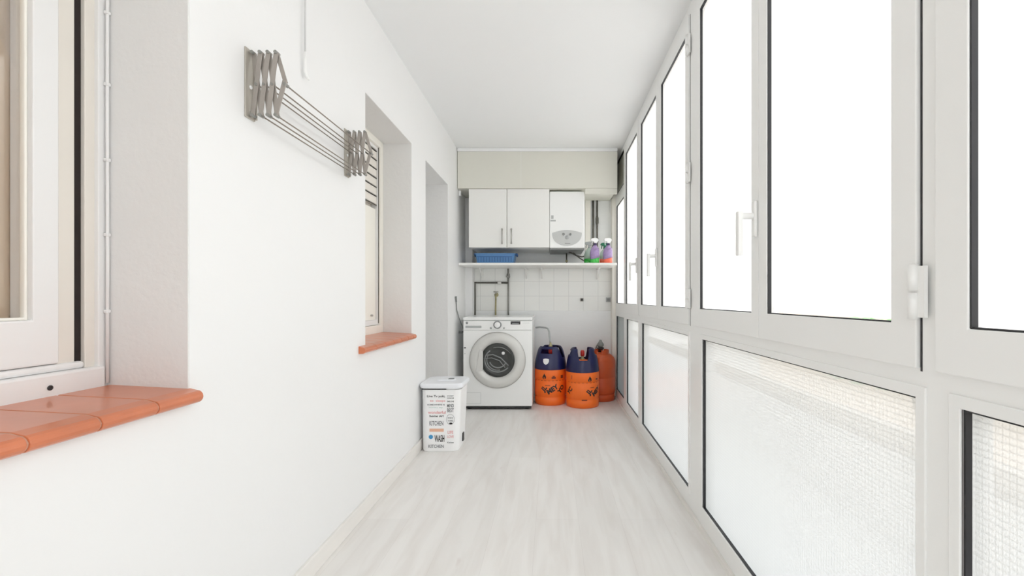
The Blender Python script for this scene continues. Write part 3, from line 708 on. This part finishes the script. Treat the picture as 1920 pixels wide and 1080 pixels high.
# ------------------------------------------------------------------ blue basket
bk = thing('storage_basket', 'blue plastic basket on the shelf under the cupboard', 'basket', (-0.535, 4.29, 1.3355))
L0 = 0.172; L1 = 0.187
m = MB().loft([rrect(-L0, L0, 0.015, 0.235, 0.025, 0.0), rrect(-L1, L1, 0.0, 0.25, 0.03, 0.088),
               rrect(-L1+.003, L1-.003, 0.003, 0.247, 0.028, 0.088), rrect(-L0+.003, L0-.003, 0.018, 0.232, 0.023, 0.004)], smooth=False)
obj('tray', m, 'blue', bk)
m = MB()
P1 = rrect(-L1-0.008, L1+0.008, -0.008, 0.258, 0.034, 0.084); P2 = rrect(-L1-0.008, L1+0.008, -0.008, 0.258, 0.034, 0.092)
P3 = rrect(-L1+.002, L1-.002, 0.002, 0.248, 0.029, 0.092); P4 = rrect(-L1+.002, L1-.002, 0.002, 0.248, 0.029, 0.084)
m.loft([P1, P2, P3, P4, P1], cap=False); obj('rim', m, 'blue', bk)
for s_ in (-1, 1):
    obj('handle', MB().tube([(s_*(L1+0.004), 0.07, 0.088), (s_*(L1+0.016), 0.08, 0.094), (s_*(L1+0.018), 0.125, 0.075), (s_*(L1+0.016), 0.17, 0.094), (s_*(L1+0.004), 0.18, 0.088)], 0.007, 8), 'bluedark', bk)
m = MB().box(-L1+0.02, L1-0.02, -0.0035, 0.004, 0.058, 0.064)
for k in range(13): x = -0.156+k*0.026; m.box(x-0.0025, x+0.0025, 0.004, 0.009, 0.012, 0.056, rot=Matrix.Rotation(0.17, 3, 'X'))
obj('side_rib', m, 'bluedark', bk)

# ------------------------------------------------------------------ spray bottles
def bottle(label, loc, liquid, upper, lab, head, rz=0, h=0.235, neck='purpledark', has_label=True, trigger=None):
    b = thing('spray_bottle', label, 'bottle', loc, rz=rz, group='cleaning spray bottles at the right end of the shelf')
    k = h/0.235
    def ring(rx, ry, z, ox=0): return [(ox+rx*math.cos(2*PI*i/24), ry*math.sin(2*PI*i/24), z*k) for i in range(24)]
    obj('bottle_base', MB().loft([ring(.040, .026, 0), ring(.046, .030, .006), ring(.046, .030, .055)], smooth=True), liquid, b)
    obj('bottle_body', MB().loft([ring(.046, .030, .0552), ring(.045, .029, .10), ring(.038, .026, .135, .003), ring(.020, .018, .162, .006), ring(.014, .014, .172, .006)], smooth=True), upper, b)
    if has_label:
        rs = []
        for z, rx, ry in ((.050, .0472, .031), (.10, .0462, .0302), (.132, .0395, .027)):
            pass
        lab_m = MB(); n = 13; vs = []; fs = []
        for zi, (z, rx, ry, ox) in enumerate(((.045, .0472, .0312, 0), (.075, .0467, .0306, 0), (.10, .0462, .0301, 0), (.134, .0395, .0272, .003))):
            for i in range(n):
                a = -PI/2+(i/(n-1)-0.5)*2.6
                vs.append((ox+rx*math.cos(a), ry*math.sin(a), (z+0.012*math.cos(a))*k))
        for zi in range(3):
            for i in range(n-1): a = zi*n+i; fs.append((a, a+1, a+n+1, a+n))
        lo = obj('label', MB().add(vs, fs, True), lab, b)
        sm = lo.modifiers.new('thick', 'SOLIDIFY'); sm.thickness = 0.0008; sm.offset = 0
    obj('neck', MB().loft([ring(.0155, .0155, .168, .006), ring(.0155, .0155, .188, .006)], smooth=True), neck, b)
    m = MB(); prof = [(-0.035, .208), (-0.037, .222), (-0.028, .234), (0.010, .240), (0.034, .232), (0.038, .215), (0.020, .190), (-0.006, .190), (-0.010, .206)]
    m.loft([[(x, y, z*k) for x, z in prof] for y in (-0.011, 0.011)])
    obj('spray_head', m, head, b, bevel=0.003)
    obj('trigger', MB().tube([(-0.018, 0, .208*k), (-0.026, 0, .19*k), (-0.024, 0, .17*k)], [.005, .005, .004], 8), trigger or head, b)
    return b
bottle('green-based spray bottle with a purple label and white head, front of the shelf', (0.408, 4.31, 1.3355), 'greenliq', 'purple', 'purple', 'white', rz=0.3)
bottle('red-based spray bottle with a purple label, rightmost on the shelf', (0.532, 4.31, 1.3355), 'redliq', 'purple', 'purple', 'white', rz=0.2)
bottle('pale clear spray bottle with green liquid, half behind the green one', (0.362, 4.42, 1.3355), 'greenliq', 'paleplastic', 'purple', 'panelgrey', rz=-0.2, h=0.215, has_label=False, neck='panelgrey')
bottle('spray bottle with a dark green head, half behind the red one', (0.512, 4.42, 1.3355), 'redliq', 'paleplastic', 'purple', 'darkgreen', rz=0.0, h=0.205, has_label=False, neck='darkgreen')

# ------------------------------------------------------------------ gas cylinders
def wrap(vs, ang0, z0, r):
    return [(r*math.sin(ang0+x/r), -r*math.cos(ang0+x/r), z0+y) for x, y in vs]
FLAME = [(0, .030), (.006, .020), (.012, .012), (.016, .002), (.015, -.008), (.008, -.016), (.003, -.016), (.005, -.006), (.0, .004), (-.004, -.006), (-.003, -.016), (-.008, -.016), (-.015, -.008), (-.015, .002), (-.008, .010), (-.007, .018), (-.003, .020)]
def cyl_big(label, loc, R, lobe, prints, zs=0.34, ztop=0.542, shield=None):
    c = thing('gas_cylinder', label, 'gas cylinder', loc, group='gas cylinders in the far right corner')
    obj('body', MB().lathe([(R-.012, 0), (R-.003, .004), (R-.001, .068), (R-.008, .074), (R-.008, .080), (R, .088), (R, .228), (R-.003, .231), (R-.003, .237), (R, .240), (R, zs-.006), (R-.006, zs), (R-.012, zs+.02), (R*.75, zs+.055), (R*.4, zs+.085), (.02, zs+.095)], n=64), 'orange', c)
    # shroud with two raised lobes, each with a hand hole
    NT, NZ = 96, 20; zb = zs-0.012; zlow = zs+0.098
    def rad(z):
        u = (z-zb)/(ztop-zb)
        return (R+0.0015) - 0.012*u - 0.034*u**2.2 - (0.010*max(0, (u-.86)/.14)**2)
    def top(a):
        q = abs(math.cos(a-lobe)); s_ = min(1, max(0, (q-.27)/.28)); s_ = s_*s_*(3-2*s_)
        return zlow + (ztop-zlow)*s_**0.8
    vs = []; fs = []
    for k in range(NT):
        a = 2*PI*k/NT; tz = top(a)
        for j in range(NZ+1):
            z = zb+(tz-zb)*j/NZ
            r = rad(z); vs.append((r*math.sin(a), -r*math.cos(a), z))
    for k in range(NT):
        for j in range(NZ):
            am = 2*PI*(k+.5)/NT; tz = (top(2*PI*k/NT)+top(2*PI*(k+1)/NT))/2; z = zb+(tz-zb)*(j+.5)/NZ
            da = min(abs((am-lobe-PI*q+PI) % (2*PI)-PI) for q in (0, 1))
            if da < 0.50 and ztop-0.062 < z < ztop-0.026: continue
            a = k*(NZ+1)+j; b = ((k+1) % NT)*(NZ+1)+j
            fs.append((a, b, b+1, a+1))
    so = obj('shroud', MB().add(vs, fs, True), 'navy', c, label='navy plastic shroud with two raised handles')
    md = so.modifiers.new('thick', 'SOLIDIFY'); md.thickness = 0.011; md.offset = -1
    bv = so.modifiers.new('bevel', 'BEVEL'); bv.width = 0.003; bv.segments = 2; bv.limit_method = 'ANGLE'
    obj('valve', MB().lathe([(.024, zs+.085), (.024, zs+.10), (.014, zs+.105), (.014, zs+.125)], n=20), 'brass', c)
    obj('valve_cap', MB().lathe([(.017, zs+.1255), (.019, zs+.13), (.019, zs+.165), (.014, zs+.178), (.0001, zs+.18)], n=24), 'red', c, label='red valve cap')
    for kind, s_, ang, z, size, rot, mm in prints:
        if kind == 't':
            v, f = text_mb(s_, size, 1.0, rot, 0.055)
            mb = MB().add(wrap(v, ang, z, R+0.0008), f)
        elif kind == 'flame':
            v = [(x*size, y*size) for x, y in FLAME]
            mb = MB().add(wrap(v, ang, z, R+0.0008), [list(range(len(v)))])
        else:
            w_, h_ = s_; mb = MB()
            n = 6
            v = [(-w_/2+w_*i/n, -h_/2) for i in range(n+1)]+[(-w_/2+w_*i/n, h_/2) for i in range(n+1)]
            mb.add(wrap(v, ang, z, R+0.0008), [(i, i+1, i+n+2, i+n+1) for i in range(n)])
        obj('print', mb, mm, c)
    if shield:
        ang, z = shield; P = [(-.030, .022), (-.015, .026), (0, .028), (.015, .026), (.030, .022), (.030, .0), (.020, -.018), (0, -.030), (-.020, -.018), (-.030, 0)]
        v = [((rad(z+y)+.0015)*math.sin(ang+x/R), -(rad(z+y)+.0015)*math.cos(ang+x/R), z+y) for x, y in P]
        obj('shield_sticker', MB().add(v, [list(range(len(P)))]), 'white', c, label='white shield-shaped sticker')
    return c
def dashes(z, a0, n, mm='brownprint'): return [('bar', (0.020, 0.0028), a0+i*0.24, z, 0, 0, mm) for i in range(n)]
cyl_big('orange gas cylinder with navy shroud and white shield sticker, nearest the washing machine', (-0.009, 4.39, 0), 0.1515, -0.36,
        [('flame', None, -0.40, .268, 1.15, 0, 'black'), ('bar', (.040, .016), 0.20, .262, 0, 0, 'brownprint'), ('bar', (.022, .008), 0.20, .276, 0, 0, 'brownprint'), ('bar', (.03, .03), 0.78, .268, 0, 0, 'brownprint'),
         ('t', 'JL', -0.40, .160, .060, 0.9, 'black'), ('t', 'MEY', 0.12, .152, .060, 0.55, 'black'), ('t', 'YO', 0.72, .152, .055, 0.85, 'black'), ('bar', (.05, .005), -0.18, .190, 0, 0, 'brownprint')] + dashes(.234, -1.05, 9), zs=.345, ztop=.547, shield=(-0.30, 0.412))
cyl_big('orange gas cylinder with navy shroud open to a red valve cap, middle and frontmost', (0.2915, 4.28, 0), 0.1545, PI/2,
        [('flame', None, 0.38, .262, 1.15, 0, 'black'), ('bar', (.03, .012), 0.92, .262, 0, 0, 'brownprint'), ('bar', (.006, .035), -0.75, .28, 0, 0, 'brownprint'),
         ('t', 'YC', -0.92, .155, .055, 0.9, 'black'), ('t', 'JL', 0.36, .155, .060, 0.9, 'black'), ('t', 'MEY', 0.88, .150, .058, 0.6, 'black'), ('bar', (.04, .005), 0.55, .190, 0, 0, 'brownprint'), ('bar', (.05, .009), 0.05, .078, 0, 0, 'brownprint')] + dashes(.234, -1.0, 9), zs=.337, ztop=.540)
for o in C.objects:
    pass
rc = thing('gas_cylinder', 'all dark-orange gas cylinder with a black regulator, behind the others by the window', 'gas cylinder', (0.489, 4.54, 0), group='gas cylinders in the far right corner')
R = 0.147
obj('body', MB().lathe([(R-.03, .055), (R-.006, .072), (R, .095), (R, .222), (R-.003, .226), (R, .230), (R, .385), (R-.012, .415), (R-.04, .445), (.06, .465), (.03, .468)], n=64), 'redorange', rc)
obj('foot_ring', MB().lathe([(R-.014, 0), (R-.008, 0), (R-.006, .064), (R-.012, .066)], n=64), 'redorange', rc)
m = MB(); n = 48; vs = []; fs = []
for k in range(n):
    a = 2*PI*k/n
    for z in (.44, .455, .485, .492): vs.append((.082*math.sin(a), -.082*math.cos(a), z))
for k in range(n):
    for j in range(3):
        if (k % 12) > 7 and j > 0: continue
        a = k*4+j; b = ((k+1) % n)*4+j; fs.append((a, b, b+1, a+1))
co_ = obj('collar', MB().add(vs, fs, True), 'redorange', rc); md = co_.modifiers.new('t', 'SOLIDIFY'); md.thickness = .004
obj('valve', MB().lathe([(.022, .462), (.022, .495), (.034, .498), (.036, .512), (.022, .518)], n=20), 'dark', rc)
obj('regulator', MB().lathe([(.020, .5185), (.032, .528), (.034, .548), (.020, .566), (.010, .590)], n=16).tube([(-0.03, 0, .54), (-.05, 0, .50)], .007, 8), 'greypipe', rc)

# ------------------------------------------------------------------ laundry bin
bn = thing('laundry_bin', 'white lidded plastic bin printed with words, on the floor against the left wall', 'bin', (-0.725, 3.0, 0))
def br(x0, x1, y0, y1, z, r=0.045): return rrect(x0, x1, y0, y1, r, z, 8)
xl, xr, yf, yk = -0.128, 0.133, -0.03, 0.25
bd = obj('body', MB().loft([br(xl+.008, xr-.022, yf+.004, yk-.02, 0.0), br(xl+.004, xr-.018, yf, yk-.016, 0.008), br(xl, xr-.002, yf, yk, 0.400), br(xl, xr, yf, yk, .405),
      br(xl+.004, xr-.004, yf+.004, yk-.004, .405), br(xl+.01, xr-.024, yf+.006, yk-.022, .012)], smooth=False), 'white', bn)
for p in bd.data.polygons: p.use_smooth = False
obj('lid_shade', MB().box(xl+.006, xr-.095, yf-.0025, yf+.006, .406, .414), 'dark', bn, bevel=0.001)  # dark strip painting the shade under the lid
ld = obj('lid', MB().loft([br(xl-.008, xr+.008, yf-.010, yk+.006, .4145), br(xl-.012, xr+.012, yf-.014, yk+.008, .422), br(xl-.012, xr+.012, yf-.014, yk+.008, .436), br(xl-.004, xr+.004, yf-.004, yk, .446)], smooth=False), 'binlid', bn, bevel=0.002)
obj('lid_neck', MB().loft([br(xl+.006, xr-.006, yf+.006, yk-.006, .4055), br(xl+.006, xr-.006, yf+.006, yk-.006, .4142)]), 'white', bn)
obj('lid_handle', MB().loft([rrect(-.055, .075, .06, .16, .03, .4465), rrect(-.045, .065, .07, .15, .03, .4535)]), 'binlid', ld, bevel=.002)
obj('lid_recess', MB().loft([rrect(.022, .060, .085, .135, .012, .4537), rrect(.022, .060, .085, .135, .012, .4545)]), 'greyprint', ld)
for s_, x in ((-1, xl+.002), (1, xr-.014)):
    obj('side_clip', MB().box(x-.010, x+.006, .10, .135, .03, .085) if s_ > 0 else MB().box(x-.006, x+.006, .05, .09, .02, .08), 'dark', bn, bevel=.002)
yt = yf-0.0012
def prt(s_, x, z, w_, h_, mm, rot=0, name='print'):
    vs, fs = text_mb(s_, 1.0)
    x0 = min(v[0] for v in vs); x1 = max(v[0] for v in vs); z0 = min(v[1] for v in vs); z1 = max(v[1] for v in vs)
    vs = [((v[0]-(x0+x1)/2)/(x1-x0)*w_, (v[1]-(z0+z1)/2)/(z1-z0)*h_) for v in vs]
    obj(name, MB().add([(x+a, yt, z+b) for a, b in vs], fs), mm, bn)
c1 = -0.028
prt('Live Tv yuki,', c1, .362, .118, .018, 'black')
prt('to  sleeps', c1+.01, .332, .10, .017, 'pinkprint')
prt('SOMEWHERE IS', c1, .308, .115, .009, 'greyprint')
prt('laundry day', c1, .289, .09, .010, 'tealprint')
prt('wonderful', c1+.005, .258, .115, .020, 'pinkprint')
prt('home girl', c1+.003, .232, .09, .018, 'black')
prt('KITCHEN', c1+.002, .187, .09, .030, 'greyprint')
obj('print', MB().box(c1-.043, c1+.050, yt-.0002, yt+.0008, .132, .152), 'orangeprint', bn, bevel=.0005)
obj('print', MB().lathe([(.014, 0), (.014, .0006)], (c1-.034, yt+.0006, .098), 24, 'y'), 'blueprint', bn)
prt('WASH', c1+.022, .088, .065, .046, 'black')
prt('KITCHEN', c1, .037, .10, .022, 'greyprint')
c2 = .066
prt('SWEET', c2, .365, .042, .008, 'greyprint')
prt('DREAM', c2, .351, .044, .008, 'greyprint')
prt('ONE LOVE', c2, .329, .045, .009, 'black')
prt('MIND', c2, .302, .044, .022, 'greyprint')
prt('BEST', c2, .272, .044, .026, 'greyprint')
m = MB()
m.tube([(c2+.026*math.cos(2*PI*i/32), yt, .212+.034*math.sin(2*PI*i/32)) for i in range(33)], .0008, 6, cap=False)
obj('print', m, 'greyprint', bn)
prt('enjoy', c2, .222, .036, .012, 'greyprint'); prt('TIME', c2, .203, .036, .009, 'greyprint')
obj('print', MB().lathe([(.011, 0), (.011, .0006)], (c2+.002, yt+.0006, .186), 20, 'y', sy=.5), 'black', bn)
prt('LIFE', c2, .128, .036, .020, 'pinkprint'); prt('LOVE', c2, .100, .042, .018, 'pinkprint'); prt('Kitchen', c2, .062, .042, .010, 'greyprint')

# ------------------------------------------------------------------ outside
pa = thing('parapet', 'white parapet wall with a cream coping, outside below the windows', 'parapet', (1.6, 0, -3))
obj('wall', MB().box(0.02, 0.16, -6, 12, 0, 3.285), 'parapet', pa)
obj('coping', MB().box(0.0, 0.18, -6, 12, 3.2855, 3.33), 'coping', pa, bevel=0.004)
struct('ledge', MB().box(0.79, 1.615, -6, 12, -0.35, -0.15), 'parapet', 'pale outer ledge added to reflect light, between the windows and the parapet', 'ledge')  # added pale slab, bounces skylight towards the lower glass
struct('ground', MB().box(0.8, 40, -30, 40, -3.2, -3.0), 'ground', 'pale paved courtyard outside the windows', 'ground')
fb = thing('building', 'pale cream building across the courtyard, seen faintly through the glass', 'building', (11, 2, -3))
obj('wall', MB().box(0, 0.4, -12, 22, 0, 4.3), 'facade', fb)
for k in range(7):
    y = -9+k*4.2
    wf = obj('window', MB().box(-0.03, 0.01, y, y+1.1, 1.6, 3.0), 'facade', fb); obj('pane', MB().box(-0.04, -0.031, y+.08, y+1.02, 1.68, 2.92), 'facadewin', wf)
tr = thing('tree', 'green leafy tree outside, glimpsed at the foot of the second window', 'tree', (4.2, 4.95, -3))
obj('trunk', MB().tube([(0, 0, 0), (0.02, 0.03, 2.0), (0, 0.3, 3.1)], [.12, .09, .07], 12), 'bark', tr)
m = MB()
for k in range(700):
    a = random.uniform(0, 2*PI); rr = math.sqrt(random.random()); z = 3.0+random.uniform(-.1, .72)
    kk = max(.15, 1-((z-3.3)/.5)**2)
    p = Vector((.9*rr*kk*math.cos(a), 1.0+1.5*rr*kk*math.sin(a), z)); s_ = .09
    q = Matrix.Rotation(random.uniform(0, 6), 3, 'Z') @ Matrix.Rotation(random.uniform(-1, 1), 3, 'X')
    vs = [p+q @ Vector(v) for v in ((-s_, 0, 0), (0, -s_*.5, .01), (s_, 0, 0), (0, s_*.5, .01))]
    m.add(vs, [(0, 1, 2, 3)])
obj('crown', m, 'leaf', tr)
